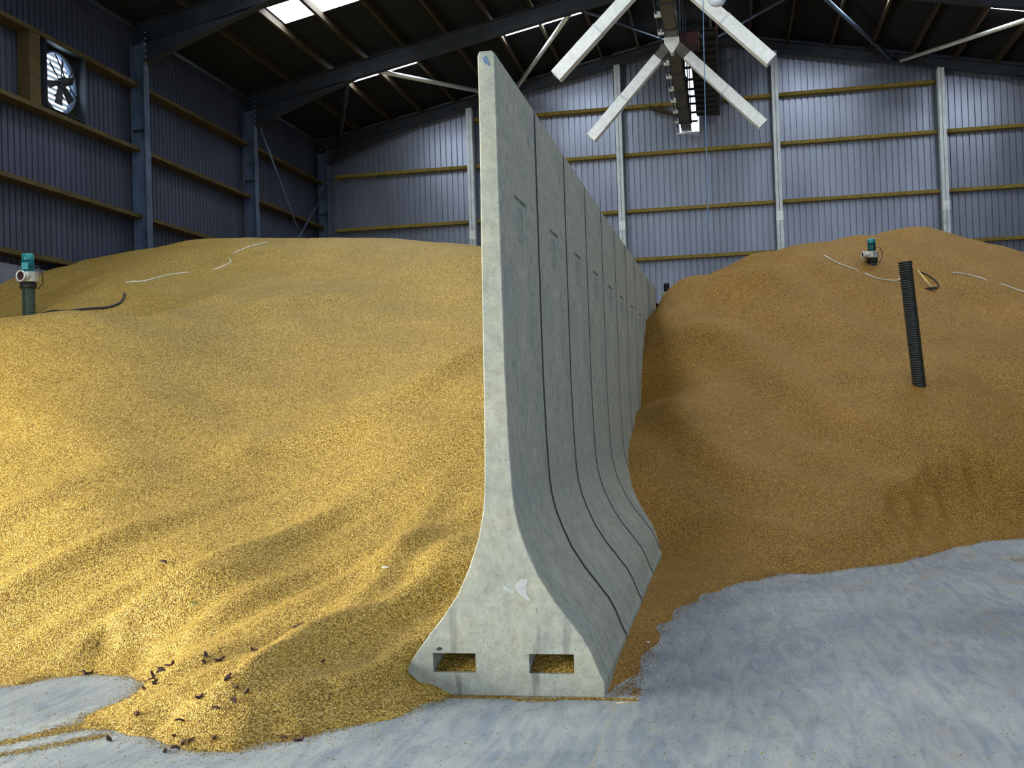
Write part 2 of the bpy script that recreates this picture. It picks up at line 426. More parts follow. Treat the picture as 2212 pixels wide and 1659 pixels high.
# bracing
def brace(a,b,lab,r=.045,mat=STEEL,grp='roof bracing tubes',nm='bracing_tube'):
    o=MB().tube([a,b],r,10).build(nm,mat); tag(o,lab,'brace',grp)
    for p,q in ((a,b),(b,a)):
        d=(Vector(q)-Vector(p)).normalized(); MB().bar(Vector(p)-d*.02,Vector(p)+d*.22,.012,.12).build('end_plate',STEEL_D,o)
D=-.06
brace((-8.80,25.6,zr(-8.8)+D-.22),(-10.7,30.2,zr(-10.7)+D-.22),'steel roof brace tube from the lower left rooflight down to the corner column',.055,STEEL_D)
brace((-8.1,25.6,zr(-8.1)-.25),(-5.9,30.2,zr(-5.9)-.25),'bright steel roof brace tube passing behind the top of the concrete divider',.055,GALV)
brace((-3.3,25.6,zr(-3.3)-.27),(-5.6,30.2,zr(-5.6)-.27),'bright steel roof brace tube from the upper rooflight toward the divider top',.055,GALV)
brace((-3.1,25.6,zr(-3.1)-.27),(-.95,30.2,zr(-.95)-.27),'steel roof brace tube running in behind the conveyor from the left',.04,STEEL)
brace((2.0,25.6,zr(2.0)-.27),(-.2,30.2,zr(-.2)-.27),'thin steel roof brace tube running in behind the conveyor from the right',.035,STEEL)
brace((2.2,25.6,zr(2.2)-.27),(4.5,30.2,zr(4.5)-.25),'steel roof brace tube sloping right over the right-hand pile',.05,STEEL)
brace((7.2,25.6,zr(7.2)-.27),(4.7,30.2,zr(4.7)-.25),'bright steel roof brace tube coming down from the right-hand rooflight',.05,GALV)
brace((-11.16,25.62,8.85),(-11.16,30.2,4.5),'thin steel brace rod falling toward the corner on the left wall end bay',.025,STEEL,'left wall bracing rods','bracing_rod')
brace((-11.10,30.2,8.10),(-11.10,25.7,4.6),'thin steel brace rod rising toward the corner on the left wall end bay',.025,STEEL,'left wall bracing rods','bracing_rod')

# timber trimmer beside the exhaust fan and the strut by the conveyor hatch
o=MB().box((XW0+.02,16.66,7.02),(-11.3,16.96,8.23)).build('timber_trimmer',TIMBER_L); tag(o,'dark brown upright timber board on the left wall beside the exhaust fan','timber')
o=MB().bar((-1.86,YB-.25,9.70),(-1.0,YB-.3,9.38),.09,.1).build('timber_strut',TIMBER_D); tag(o,'short sloping timber strut on the gable wall meeting the conveyor','timber')

# ------------------------------------------------------------------ exhaust fan in the left wall
ef=empty('exhaust_fan',(XW0+.02,17.7,7.03),'square steel exhaust fan with round opening and bright louvres high on left wall','fan')
hw=.585; zc=.6; R=.515
m=MB(); n=48; vs=[]
for xx in (.0,.05):
    for k in range(n):
        t=2*PI*k/n; c_,s_=math.cos(t),math.sin(t); q=max(abs(c_),abs(s_))
        vs.append((xx,R*c_,zc+R*s_)); vs.append((xx,hw*c_/q,zc+hw*s_/q))
fs=[]
for l in (0,1):
    for k in range(n):
        a=l*2*n+2*k; b=l*2*n+2*((k+1)%n); fs.append((a,b,b+1,a+1))
m.add(vs,fs); m.build('orifice_plate',DARK,ef,recalc=False)
MB().lathe([(R,-.02),(R-.01,.05),(R+.015,.10),(R+.035,.09),(R+.03,.05)],(0,0,zc),48,'x').build('inlet_ring',STEEL,ef)
m=MB()
for s_ in (-1,1): m.box((.0,s_*hw-.008,zc-hw),(.25,s_*hw+.008,zc+hw)).box((.0,-hw,zc+s_*hw-.008),(.25,hw,zc+s_*hw+.008))
m.build('housing',STEEL_D,ef)
for k in range(11):
    z=zc-.50+k*.1
    MB().bar((-.03,-.53,z),(-.03,.53,z),.05,.006,(-.75,0,.66)).build('louvre_blade',GALV,ef)
MB().lathe([(0,.10),(.08,.10),(.09,.2),(.06,.26),(0,.26)],(0,0,zc),20,'x').build('motor_hub',DARK,ef)
for k in range(6):
    t=k*PI/3+.3; d=Vector((0,math.cos(t),math.sin(t))); s_=Vector((0,-math.sin(t),math.cos(t)))
    c0=Vector((.12,0,zc)); vs=[c0+d*.07-s_*.04+Vector((-.02,0,0)),c0+d*.07+s_*.04+Vector((.02,0,0)),c0+d*.42+s_*.085+Vector((.03,0,0)),c0+d*.42-s_*.06+Vector((-.03,0,0))]
    vs+= [v+Vector((.006,0,0)) for v in vs]
    MB().add(vs,[(0,1,2,3),(7,6,5,4),(0,4,5,1),(1,5,6,2),(2,6,7,3),(3,7,4,0)]).build('fan_blade',STEEL_D,ef)
for t in (.9,-.65,2.25,3.9):
    MB().tube([(.24,0,zc),(.24,R*math.cos(t),zc+R*math.sin(t))],.012,8).build('support_arm',DARK,ef)
MB().tube([(.2,-.25,zc-.05),(.24,-.2,zc-.25),(.22,-.05,zc-.32)],.012,8).build('motor_cable',BLACKC,ef)

# ------------------------------------------------------------------ concrete divider
Y0=6.19; PITCH=1.357; PL=1.277
PROF=[(-1.335,3.68),(-1.345,3.655),(-1.348,3.2),(-1.362,2.4),(-1.374,1.6),(-1.385,1.2),(-1.398,1.05),(-1.432,.89),(-1.490,.73),(-1.560,.58),(-1.650,.45),(-1.73,.355),(-1.802,.262),(-1.85,.195),(-1.875,.147),(-1.87,.12),(-1.809,.068),(-1.693,0),
 (-.735,0),(-.734,.084),(-.759,.135),(-.80,.245),(-.843,.327),(-.91,.417),(-.998,.534),(-1.086,.677),(-1.147,.82),(-1.183,.925),(-1.207,1.03),(-1.221,1.16),(-1.233,1.45),(-1.241,1.85),(-1.242,2.4),(-1.243,3.0),(-1.243,3.66),(-1.262,3.68)]
PC=-1.3
def smooth_prof(P,it=1):
    for _ in range(it):
        Q=[]
        for i,p in enumerate(P):
            a=P[i-1]; c=P[(i+1)%len(P)]
            Q.append(p)
        P=Q
    return P
m=MB(); m.prism([(x-PC,z) for x,z in PROF],'y',0,PL)
pan=m.build('divider_panel',CONC)
bv=pan.modifiers.new('b','BEVEL'); bv.width=.007; bv.segments=2; bv.limit_method='ANGLE'; bv.angle_limit=1.0
cuts=MB()
for (xa,xb) in ((-1.72,-1.47),(-1.16,-.905)):
    for ya,yb in ((-.05,.55),(PL-.55,PL+.05)):
        cuts.box((xa-PC,ya,.13),(xb-PC,yb,.24))
# identification recess with sloping floor on the right face
cuts.prism([(-1.254-PC,2.935),(-1.20-PC,2.935),(-1.20-PC,2.42),(-1.243-PC,2.42)],'y',.47,.88)
for ya,za in ((.31,3.43),(1.03,3.40),(.29,2.62),(.30,2.48),(.98,2.60),(.99,2.36),(.33,1.75),(1.02,1.7)):
    cuts.box((-1.262-PC,ya-.013,za-.035),(-1.2-PC,ya+.013,za+.03))
cu=cuts.build('cut',CONC)
bo=pan.modifiers.new('c','BOOLEAN'); bo.object=cu; bo.operation='DIFFERENCE'; bo.solver='EXACT'
dg=bpy.context.evaluated_depsgraph_get(); me=bpy.data.meshes.new_from_object(pan.evaluated_get(dg)); 
pan.modifiers.clear(); pan.data=me; bpy.data.objects.remove(cu)
for p in me.polygons: p.use_smooth=False
# raised cast emblem inside the recess: two uprights, a curl and small letters
em=MB(); fx=-1.2445-PC
em.box((fx-.016,.50,2.46),(fx-.010,.85,2.89))
def gb(y,z,w,h): em.box((fx-.012,y-w/2,z-h/2),(fx-.001,y+w/2,z+h/2))
for y,h in ((.58,.20),(.66,.20),(.74,.20)): gb(y,2.78,.012,h)
gb(.66,2.68,.17,.012)
for k,(y,z,w,h) in enumerate([(.53,2.60,.05,.01),(.55,2.57,.01,.06),(.60,2.57,.01,.06),(.625,2.60,.04,.01),(.64,2.57,.01,.06),(.70,2.57,.01,.06),(.72,2.60,.04,.01),(.72,2.55,.04,.01),(.79,2.57,.01,.06),(.81,2.54,.04,.01),
   (.56,2.49,.08,.008),(.66,2.49,.07,.008),(.76,2.49,.08,.008)]): gb(y,z,w,h)
emb=em.build('cast_emblem',CONC,pan)
jf=MB(); ins=[]
for x,z in PROF:
    ins.append((((x-PC)+(-.003 if x>-1.3 else .003)) , z-.012 if z>3 else max(z,.004)))
jf.prism(ins,'y',PL,PITCH-.001)
jfo=jf.build('joint_filler',JOINT,pan); tag(jfo,'dark recessed joint strip')
pan.location=(PC,Y0,0)
ordp=['first and nearest','second','third','fourth','fifth','sixth','seventh','eighth','ninth','tenth and farthest']
pl='%s panel of the grey precast concrete A-shaped divider'
PANELS=[pan]
tag(pan,'nearest grey precast concrete panel of the A-shaped divider, its broad end facing the camera','wall panel','concrete divider panels')
for k in range(1,10):
    c=copy_tree(pan); c.location=(PC+random.uniform(-.0015,.0015),Y0+PITCH*k,random.uniform(-.006,.006)); c.rotation_euler=(0,random.uniform(-.0015,.0015),0)
    if k==9: c.location.x=PC+.012; c.rotation_euler=(0,.004,-.01)
    tag(c,'grey precast concrete divider panel, %s counted from the camera'%ordp[k],'wall panel','concrete divider panels'); PANELS.append(c)
# marks on the near end face
m=MB()
for a,b,w in (((-1.312,3.64),(-1.297,3.60),.007),((-1.301,3.648),(-1.279,3.592),.009)):
    m.bar((a[0]-PC,-.0015,a[1]),(b[0]-PC,-.0015,b[1]),.002,w,(1,0,.3))
tag(m.build('crayon_mark',BLUEP,pan),'blue crayon strokes')
def blob(name,pts,mat,lab,parent):
    mm=MB(); n=len(pts)
    mm.prism([(x-PC,z) for x,z in pts],'y',-.0012,.0005); tag(mm.build(name,mat,parent),lab)
blob('slurry_smear',[(-1.225,.63),(-1.19,.665),(-1.15,.66),(-1.165,.61),(-1.16,.575),(-1.135,.535),(-1.165,.545),(-1.20,.575),(-1.222,.60)],CHALK,'pale splash of dried slurry',pan)
blob('slurry_smear',[(-1.30,.635),(-1.27,.615),(-1.225,.592),(-1.24,.580),(-1.285,.600)],CHALK,'thin pale dried slurry streak',pan)
blob('chipped_spot',[(-1.70,.262),(-1.685,.275),(-1.66,.27),(-1.668,.258),(-1.69,.252)],TIE,'dark chipped spot',pan)
# bracket
br=MB().box((-1.235,18.27,2.955),(-1.07,18.33,2.985)).box((-1.09,18.25,2.93),(-1.06,18.35,3.01)).build('metal_bracket',GALV); tag(br,'small pale metal bracket sticking out of the far end of the divider','bracket')

# ------------------------------------------------------------------ grain
FOOT_L=[(-13,6.6),(-8.5,6.5),(-6.5,6.3),(-5.4,6.1),(-4.9,5.95),(-4.6,6.08),(-4.42,6.26),(-4.3,6.43),(-4.12,6.54),(-3.87,6.52),(-3.66,6.38),(-3.55,6.12),(-3.52,5.85),(-3.56,5.62),(-3.50,5.45),(-3.3,5.38),(-3.02,5.3),(-2.81,5.14),(-2.6,5.07),(-2.4,5.1),(-2.3,5.24),(-2.2,5.32),(-2.06,5.46),(-1.92,5.64),(-1.79,5.82),(-1.66,6.06),(-1.6,6.24),(.5,6.5),(.5,32),(-13,32)]
FOOT_R=[(-2.6,6.3),(-.68,6.24),(-.62,6.48),(-.6,6.94),(-.57,7.46),(-.53,8.3),(-.4,8.98),(-.12,9.86),(.21,10.36),(.47,10.66),(.75,10.64),(1.04,10.96),(1.35,11.12),(1.62,11.42),(1.93,11.85),(2.28,12.4),(2.68,12.9),(3.16,13.15),(4.2,13.3),(6,12.9),(12,12.4),(12,32),(-2.6,32)]
CP_L=[(-9.07,18.5,4.83),(-9.59,18.2,4.72),(-9.41,17.2,4.37),(-9.31,15.8,3.92),(-9.15,14.3,3.34),(-8.97,13.3,2.98),(-8.45,18.5,4.8),(-7.54,18.0,4.66),(-6.67,17.5,4.52),(-5.86,17.0,4.37),(-5.34,16.6,4.26),(-4.92,16.2,4.11),(-4.5,16.0,4.06),(-4.16,15.8,4.03),(-3.75,15.4,3.87),(-3.33,15.0,3.79),
(-11.38,19.2,4.69),(-11.38,17.8,4.41),(-11.38,16.8,4.13),(-11.38,15.9,3.88),(-11.3,20.8,4.6),(-10.6,15.6,3.55),(-10.3,14.6,3.2),
(-8.34,11.6,2.82),(-7.87,11.8,2.89),(-7.51,12.0,2.91),(-7.03,12.1,2.86),(-6.78,12.3,2.84),(-6.59,13.0,2.93),(-6.59,13.8,3.17),(-6.58,15.0,3.54),(-8.37,14.8,3.42),(-8.25,16.0,3.81),(-8.42,13.9,3.05),(-8.7,12.7,2.5),(-9.6,12.9,2.45),(-9.6,11.4,2.7),(-11.3,13,2.5),(-8.0,13.1,2.6),(-7.4,13.0,2.66),(-11.3,10,1.8),(-11.3,8,.8),
(-7.06,9.8,1.93),(-6.06,9.8,1.9),(-5.35,10.3,1.88),(-4.73,11.2,2.11),(-4.14,12.6,2.67),(-5.67,15.2,3.58),(-3.95,14.0,3.24),(-2.83,12.3,2.59),(-2.33,10.2,1.86),(-2.97,10.4,1.79),(-3.56,10.2,1.68),(-6.07,8.4,1.11),(-5.03,8.1,.93),(-4.33,8.3,.9),(-3.91,9.2,1.21),(-3.03,9.1,1.2),(-2.32,8.9,1.19),(-3.05,8.0,.73),(-2.29,7.9,.74),(-1.84,7.5,.68),(-5.3,7.3,.5),(-4.49,7.2,.41),(-3.67,7.0,.39),(-3.01,7.0,.39),(-2.34,6.95,.4),(-2.01,6.9,.41),(-4.56,6.75,.14),(-3.8,6.7,.1),
(-3.2,6.1,.2),(-2.8,5.7,.17),(-2.4,5.7,.18),(-2.1,6.1,.17),(-3.4,5.7,.06),(-2.6,5.3,.07),
(-1.4,8,.8),(-1.4,10.2,1.9),(-1.4,13,2.9),(-1.4,16,3.35),(-1.4,19,3.45),(-1.4,22,3.6),(-1.4,26,3.6),(-1.4,30.5,3.3),(-5,21,4.1),(-5,26,3.8),(-5,30.5,3.5),(-9,23,4.4),(-9,27,4),(-10,30.5,3.6),(-8.5,6.7,.1),(-8.5,8.5,1.0)]
CP_R=[(-1.03,18.6,3.35),(-.5,19.0,3.66),(.29,19.8,4.05),(1.03,20.4,4.27),(1.62,20.8,4.38),(2.09,21.0,4.39),(2.54,21.0,4.52),(3.11,21.0,4.63),(3.5,21.0,4.61),(3.93,20.8,4.38),(4.43,20.3,4.04),(4.82,19.8,3.74),(2.42,15.0,1.68),(2.36,18.8,3.74),(1.65,19.0,3.98),(.91,18.2,3.6),(-.38,18.2,3.48),(-.07,16.5,2.62),(-.88,16.6,2.52),(.86,16.6,2.57),(2.2,17.0,2.67),(3.74,18.2,3.03),(4.1,17.0,2.44),(-.44,14.7,1.73),(.75,15.0,1.69),(3.36,15.2,1.6),(-.7,13.4,1.12),(.1,13.1,.9),(.9,13.4,.93),(1.7,13.6,.92),(2.74,13.7,.81),(-.16,12.0,.48),(.58,12.4,.62),(1.58,12.7,.6),(2.23,12.6,.33),(3.14,13.5,.42),(-.39,11.2,.12),(.5,11.2,.25),(1.42,11.6,.26),
(-1.25,18.7,2.95),(-1.23,15.8,1.6),(-1.22,13.6,1.08),(-1.1,12.4,.66),(-.76,11.5,.07),(-.7,10.3,.06),(-.75,8.5,.05),(-.75,7,.05),(-1.2,8,.1),(-1.2,10.5,.12),
(-1.3,22,3.5),(-1.3,26,3.5),(-1.3,30.5,3.3),(2,25,4.2),(2,30.5,3.6),(6,21,3.75),(6.5,25,3.9),(6,17,2.3),(8,16,1.9),(9.5,20,3.2),(9.5,26,3.6),(9,14,.8),(6,14,.6),(7,30.5,3.5)]
def tps(cp,smooth=.02):
    P=np.array(cp,float); n=len(P); XY=P[:,:2]
    d=np.sqrt(((XY[:,None]-XY[None])**2).sum(-1))+1e-9
    K=d*d*np.log(d)+np.eye(n)*smooth
    Q=np.c_[np.ones(n),XY]
    A=np.zeros((n+3,n+3)); A[:n,:n]=K; A[:n,n:]=Q; A[n:,:n]=Q.T
    w=np.linalg.solve(A,np.r_[P[:,2],0,0,0])
    def f(x,y):
        x=np.asarray(x,float); y=np.asarray(y,float); s=w[n]+w[n+1]*x+w[n+2]*y
        for i in range(n):
            r2=(x-XY[i,0])**2+(y-XY[i,1])**2+1e-12
            s=s+w[i]*.5*r2*np.log(r2)
        return s
    return f
def sdist(poly,x,y):
    x=np.asarray(x,float); y=np.asarray(y,float)
    d=np.full(x.shape,1e9); ins=np.zeros(x.shape,bool); n=len(poly)
    for i in range(n):
        ax,ay=poly[i]; bx,by=poly[(i+1)%n]
        ex,ey=bx-ax,by-ay; t=np.clip(((x-ax)*ex+(y-ay)*ey)/(ex*ex+ey*ey),0,1)
        d=np.minimum(d,np.hypot(x-ax-t*ex,y-ay-t*ey))
        c=((ay>y)!=(by>y))&(x<(bx-ax)*(y-ay)/((by-ay) if by!=ay else 1e-9)+ax)
        ins^=c
    return np.where(ins,d,-d)
fL=tps(CP_L); fR=tps(CP_R)
def wob(x,y,s,seed):
    return (np.sin(x*s+seed)+np.sin(y*s*1.13+seed*2.1+x*s*.6)+np.sin((x+y)*s*.71+seed*3.3)*1.1+np.sin((x-y)*s*1.73+seed)*.6)/3.7
def ridges(x,y,R):
    z=0*x
    for pts,amp,wid in R:
        best=np.full(x.shape,1e9); tt=np.zeros(x.shape); n=len(pts)-1
        for i in range(n):
            ax,ay=pts[i]; bx,by=pts[i+1]; ex,ey=bx-ax,by-ay
            t=np.clip(((x-ax)*ex+(y-ay)*ey)/(ex*ex+ey*ey),0,1)
            d=np.hypot(x-ax-t*ex,y-ay-t*ey); m=d<best
            best=np.where(m,d,best); tt=np.where(m,(i+t)/n,tt)
        z=z+amp*np.exp(-(best/wid)**2)*np.sqrt(np.clip(np.sin(np.pi*np.clip(tt,.02,.98)),0,1))
    return z
RID_L=[([(-2.13, 6.78), (-2.42, 6.29), (-2.64, 5.62), (-2.82, 5.34)], 0.1, 0.13), ([(-1.91, 7.73), (-2.12, 6.75)], 0.055, 0.14), ([(-3.2, 7.82), (-3.52, 7.25), (-4.03, 7.02), (-4.41, 6.79)], 0.055, 0.13), ([(-2.96, 8.63), (-3.34, 7.81), (-3.71, 7.2), (-4.02, 6.94)], 0.055, 0.14), ([(-2.26, 8.55), (-2.36, 7.01), (-2.57, 6.25), (-2.62, 5.57)], 0.08, 0.14), ([(-1.6, 11.5), (-2.48, 11.13), (-2.97, 10.4), (-3.7, 10.32)], 0.09, 0.22), ([(-1.5, 11.2), (-2.48, 11.06), (-3.27, 9.87), (-4.21, 9.5), (-4.46, 8.71)], 0.07, 0.22), ([(-1.87, 6.38), (-2.06, 5.76), (-2.25, 5.44), (-2.45, 5.21)], 0.035, 0.1), ([(-6.56, 14.01), (-6.75, 13.06), (-6.73, 12.21)], 0.16, 0.35), ([(-4.56, 13.92), (-5.4, 13.43), (-5.75, 12.53)], 0.12, 0.35)]
RID_R=[([(-0.38, 18.12), (0.25, 18.08), (0.91, 18.2), (1.49, 18.82)], 0.15, 0.35), ([(-0.95, 16.71), (-0.47, 16.5), (0.07, 16.44)], 0.12, 0.25), ([(0.07, 16.44), (0.79, 15.61), (1.44, 14.4), (1.76, 14.01)], 0.06, 0.35), ([(0.63, 13.24), (1.17, 13.43), (1.75, 14.0), (2.6, 14.36)], 0.09, 0.38), ([(0.31, 13.13), (0.88, 12.6), (1.58, 12.79), (2.28, 12.99)], 0.07, 0.35), ([(-0.9, 14.7), (-0.59, 13.8), (-0.11, 12.9), (0.28, 12.35)], 0.08, 0.22), ([(0.07, 11.69), (0.52, 11.41), (0.76, 11.13)], 0.06, 0.15), ([(2.76, 16.52), (3.12, 15.38), (3.6, 14.85)], 0.12, 0.35)]
def height(side,x,y):
    x=np.asarray(x,float); y=np.asarray(y,float)
    f,foot,R,sd=((fL,FOOT_L,RID_L,1.),(fR,FOOT_R,RID_R,4.))[side]
    z=f(x,y)+ridges(x,y,R)
    z=z+(.035 if side==0 else .075)*wob(x,y,2.1,sd)*np.clip(z*.7,0,1)+.018*wob(x+.3*y,y,5.3,sd+2)*np.clip(z*2,0,1)
    if side==0:
        u=x*.82-y*.57; v=x*.57+y*.82
        st=1.3-2.2*np.abs(np.sin(u*3.1+.5*np.sin(v*.8)+.4))+.6*np.sin(u*7.3+.8*np.sin(v*.9))+.7*np.sin(u*12.1+1.3+.6*np.sin(v*1.3+1))+.5*np.sin(u*19.7+2.2*np.sin(v*.7))
        z=z+.026*st*np.clip((9.5-y)/2.5,0,1)*np.clip(z*3,0,1)
    else:
        u=x*.80+y*.6; v=-x*.6+y*.8
        st=np.sin(u*4.1+.8*np.sin(v*.9))+.7*np.sin(u*7.1+1.3+.6*np.sin(v*1.3+1))
        z=z+.035*st*np.clip(z*.8,0,1)
    s=sdist(foot,x+.03*np.sin(9*x+7*y)+.02*np.sin(23*x-5*y),y+.03*np.sin(8*y+3*x)+.02*np.sin(21*x+9*y))
    e=s*.5+(3.5 if side==0 else 1.2)*np.maximum(s-.15,0)**2
    k=.05; m=np.clip(.5+.5*(e-z)/k,0,1); sm=z*m+e*(1-m)-k*m*(1-m)
    z=np.where(s>0,np.maximum(z,.015),z)
    m=np.clip(.5+.5*(e-z)/k,0,1); sm=z*m+e*(1-m)-k*m*(1-m)
    z=np.where((s<1.8)&(y<14.5),np.maximum(sm,-.2),z)
    return z

def pile(side,x0,x1,mat,name,label):
    dx=.045
    xs=np.arange(x0,x1+1e-6,dx if side==0 else .05); ys=[4.9]
    while ys[-1]<30.7: ys.append(ys[-1]+(.035 if ys[-1]<8 else .05 if ys[-1]<12 else .07 if ys[-1]<18 else .11 if ys[-1]<22.5 else .25))
    ys=np.array(ys)
    X,Y=np.meshgrid(xs,ys); Z=height(side,X,Y)
    nx,ny=len(xs),len(ys); keep=(Z>-.012)
    idx=-np.ones(Z.shape,int)
    q=(keep[:-1,:-1]|keep[1:,:-1]|keep[:-1,1:]|keep[1:,1:])
    used=np.zeros(Z.shape,bool); used[:-1,:-1]|=q; used[1:,:-1]|=q; used[:-1,1:]|=q; used[1:,1:]|=q
    idx[used]=np.arange(used.sum())
    V=np.c_[X[used],Y[used],np.maximum(Z[used],-.02)]
    J,I=np.nonzero(q)
    F=np.c_[idx[J,I],idx[J,I+1],idx[J+1,I+1],idx[J+1,I]]
    me=bpy.data.meshes.new(name); me.from_pydata(V.tolist(),[],F.tolist()); me.update()
    me.polygons.foreach_set('use_smooth',[True]*len(me.polygons)); me.materials.append(mat)
    o=bpy.data.objects.new(name,me); COL.objects.link(o); tag(o,label,'grain',kind='stuff'); return o
pile(0,-11.37,-1.3,GRAIN_L,'grain_pile','large heap of golden grain filling the store left of the concrete divider')
pile(1,-1.3,10.1,GRAIN_R,'grain_pile','large heap of amber grain right of the concrete divider')
def HZ(side,x,y): return float(height(side,np.array([x],float),np.array([y],float))[0])

# grain lying in the two end pockets of the nearest panel
for (xa,xb,lab) in ((-1.715,-1.475,'small heap of grain inside the left pocket of the divider end'),(-1.155,-.91,'small heap of grain inside the right pocket of the divider end')):
    m=MB(); nx,ny=10,14; vs=[]
    for j in range(ny):
        for i in range(nx):
            u=i/(nx-1); t=j/(ny-1); x=xa+(xb-xa)*u; y=Y0+.03+t*.49
            z=.131+ .103*min(1,t*1.9)*(.55+.45*u if xa<-1.5 else .75+.25*math.sin(u*3)) + .004*math.sin(40*u+9*t)
            vs.append((x,y,z if j>0 else .1305))
    fs=[(j*nx+i,j*nx+i+1,(j+1)*nx+i+1,(j+1)*nx+i) for j in range(ny-1) for i in range(nx-1)]
    m.add(vs,fs,True); tag(m.build('grain_heap',GRAIN_L,recalc=False),lab,'grain',kind='stuff')

# loose kernels scattered on the floor
def kernels(name,pts,mat,label):
    m=MB(); 
    for x,y,z in pts:
        a=random.uniform(0,PI); l=random.uniform(.0035,.0055); w=l*.5; c,s_=math.cos(a),math.sin(a)
        vs=[(x+c*l,y+s_*l,z+w*.7),(x-c*l,y-s_*l,z+w*.7),(x-s_*w,y+c*w,z+w*.7),(x+s_*w,y-c*w,z+w*.7),(x,y,z+w*1.5),(x,y,z)]
        m.add(vs,[(0,2,4),(2,1,4),(1,3,4),(3,0,4),(2,0,5),(1,2,5),(3,1,5),(0,3,5)])
    tag(m.build(name,mat,recalc=False),label,'grain',kind='stuff')
def near_edge(foot,side,i0,i1,n,spread):
    out=[]
    seg=foot[i0:i1]
    for _ in range(n):
        k=random.randrange(len(seg)-1); t=random.random()
        x=seg[k][0]*(1-t)+seg[k+1][0]*t; y=seg[k][1]*(1-t)+seg[k+1][1]*t
        d=abs(random.gauss(0,spread)); a=random.uniform(0,2*PI)
        x+=d*math.cos(a); y+=d*math.sin(a)
        if y<3.6 or x<-8 or x>6: continue
        if -1.88<x<-.73 and Y0-.0<y<20: continue
        out.append((x,y,0))
    A=np.array(out); sd=sdist(foot,A[:,0],A[:,1]); h=height(side,A[:,0],A[:,1])
    out=[(p[0],p[1],float(max(0,hh)) if ss>0 else 0) for p,ss,hh in zip(out,sd,h)]
    return out
P=near_edge(FOOT_L,0,3,28,5200,.055)+near_edge(FOOT_L,0,0,28,1500,.35)
# trails running off to the left foreground
for (a,b,n,w) in (((-3.42,5.48),(-3.85,4.95),3000,.035),((-3.25,5.28),(-3.72,4.80),1700,.03),((-3.4,5.45),(-3.6,5.35),700,.05)):
    for _ in range(n):
        t=random.random()**1.2; P.append((a[0]+(b[0]-a[0])*t+random.gauss(0,w),a[1]+(b[1]-a[1])*t+random.gauss(0,w*.9),0))
# dribble along the foot of the divider end
for _ in range(3600):
    x=random.uniform(-1.72,-.55); y=Y0-.012-abs(random.gauss(0,.022))-(.06*random.random() if -1.25<x<-1.0 else 0); P.append((x,y,random.choice([0,0,.004])))
for _ in range(2600): P.append((random.uniform(-4.6,.8),random.uniform(4.3,6.1),0))
P=[p for p in P if not(-1.88<p[0]<-.73 and p[1]>Y0-.004)]
kernels('scattered_grain',P,GRAIN_L,'loose golden kernels strewn over the floor in front of the divider and left heap')
P=near_edge(FOOT_R,1,1,20,6500,.07)+near_edge(FOOT_R,1,1,20,2500,.4)
for _ in range(5000):
    P.append((random.uniform(-.5,4.5),random.uniform(4.4,12.5),0))
for _ in range(260): P.append((-.58+random.gauss(0,.02),6.32+random.gauss(0,.05),0))
for _ in range(900): P.append((2.6+abs(random.gauss(0,.5)),11.4+random.gauss(0,.1),0))
P=[p for p in P if not(p[0]<-.72)]
kernels('scattered_grain',P,GRAIN_R,'loose kernels strewn over the right-hand floor beyond the divider end')

# ------------------------------------------------------------------ dead leaves
def leafmesh(seed):
    rnd=random.Random(seed); m=MB(); n=9; vs=[];fs=[]
    curl=rnd.uniform(.5,1.3); 
    for i in range(n):
        t=i/(n-1); w=.019*math.sin(PI*min(.98,max(.03,t)))**.7*(1+.25*math.sin(i*2.3+seed)); y=(t-.5)*.075
        zc_=.010+.016*math.sin(t*PI*curl+seed)
        for s_,zz in ((-1,.016*curl),(0,0),(1,.014)):
            vs.append((s_*w,y,zc_+zz*abs(s_)+.003*math.sin(i*3+seed*s_)))
    for i in range(n-1):
        for j in (0,1): fs.append((i*3+j,i*3+j+1,(i+1)*3+j+1,(i+1)*3+j))
    m.add(vs,fs,True); m.tube([(0,.036,.010),(.004,.05,.008),(.008,.062,.004)],.0012,5)
    return m
LV=[]
for s_ in range(3):
    o=leafmesh(s_*1.7+.5).build('dead_leaf',LEAF,recalc=False); so=o.modifiers.new('s','SOLIDIFY'); so.thickness=.0012; LV.append(o)
used=[]
def leaf(x,y,lab,grp,sc=1):
    k=len(used)
    o=LV[k] if k<3 else LV[k%3].copy()
    if k>=3: COL.objects.link(o)
    z=max(0,HZ(0,x,y)); o.location=(x,y,z+.001); o.rotation_euler=(random.uniform(-.5,.5),random.uniform(-.5,.5),random.uniform(0,6.28)); s_=.8*sc*random.uniform(.75,1.2); o.scale=(s_,s_,s_)
    o['label']=lab; o['category']='leaf'
    if 'group' in o: del o['group']
    if grp: o['group']=grp
    used.append(o)
for x,y in ((-3.53,6.2),(-3.5,6.24),(-3.48,6.32),(-3.44,6.23),(-3.47,6.08),(-3.42,6.3),(-3.46,6.16),(-3.38,6.27)):
    leaf(x,y,'curled dead leaf in the tight cluster at the tip of the bare floor patch','dead leaves clustered by the floor patch',.9)
for x,y in ((-3.09,6.12),(-3.03,6.19),(-2.99,6.08),(-3.07,6.05)):
    leaf(x,y,'dead leaf in the short row right of the tight leaf cluster','dead leaves in the short row',1)
for x,y in ((-2.58,5.42),(-2.55,5.49),(-2.68,5.55),(-2.66,5.36),(-2.8,5.46),(-2.62,5.5)):
    leaf(x,y,'dead leaf lying in the hollow of the low grain tongue near the front','dead leaves in the grain hollow',.85)
for x,y in ((-2.84,5.31),(-2.73,5.14),(-2.7,5.16),(-2.73,5.05),(-2.58,5.17),(-2.78,5.05),(-2.81,5.2)):
    leaf(x,y,'dead leaf on the front lip of the grain tongue beside the bare floor','dead leaves on the front lip',.85)
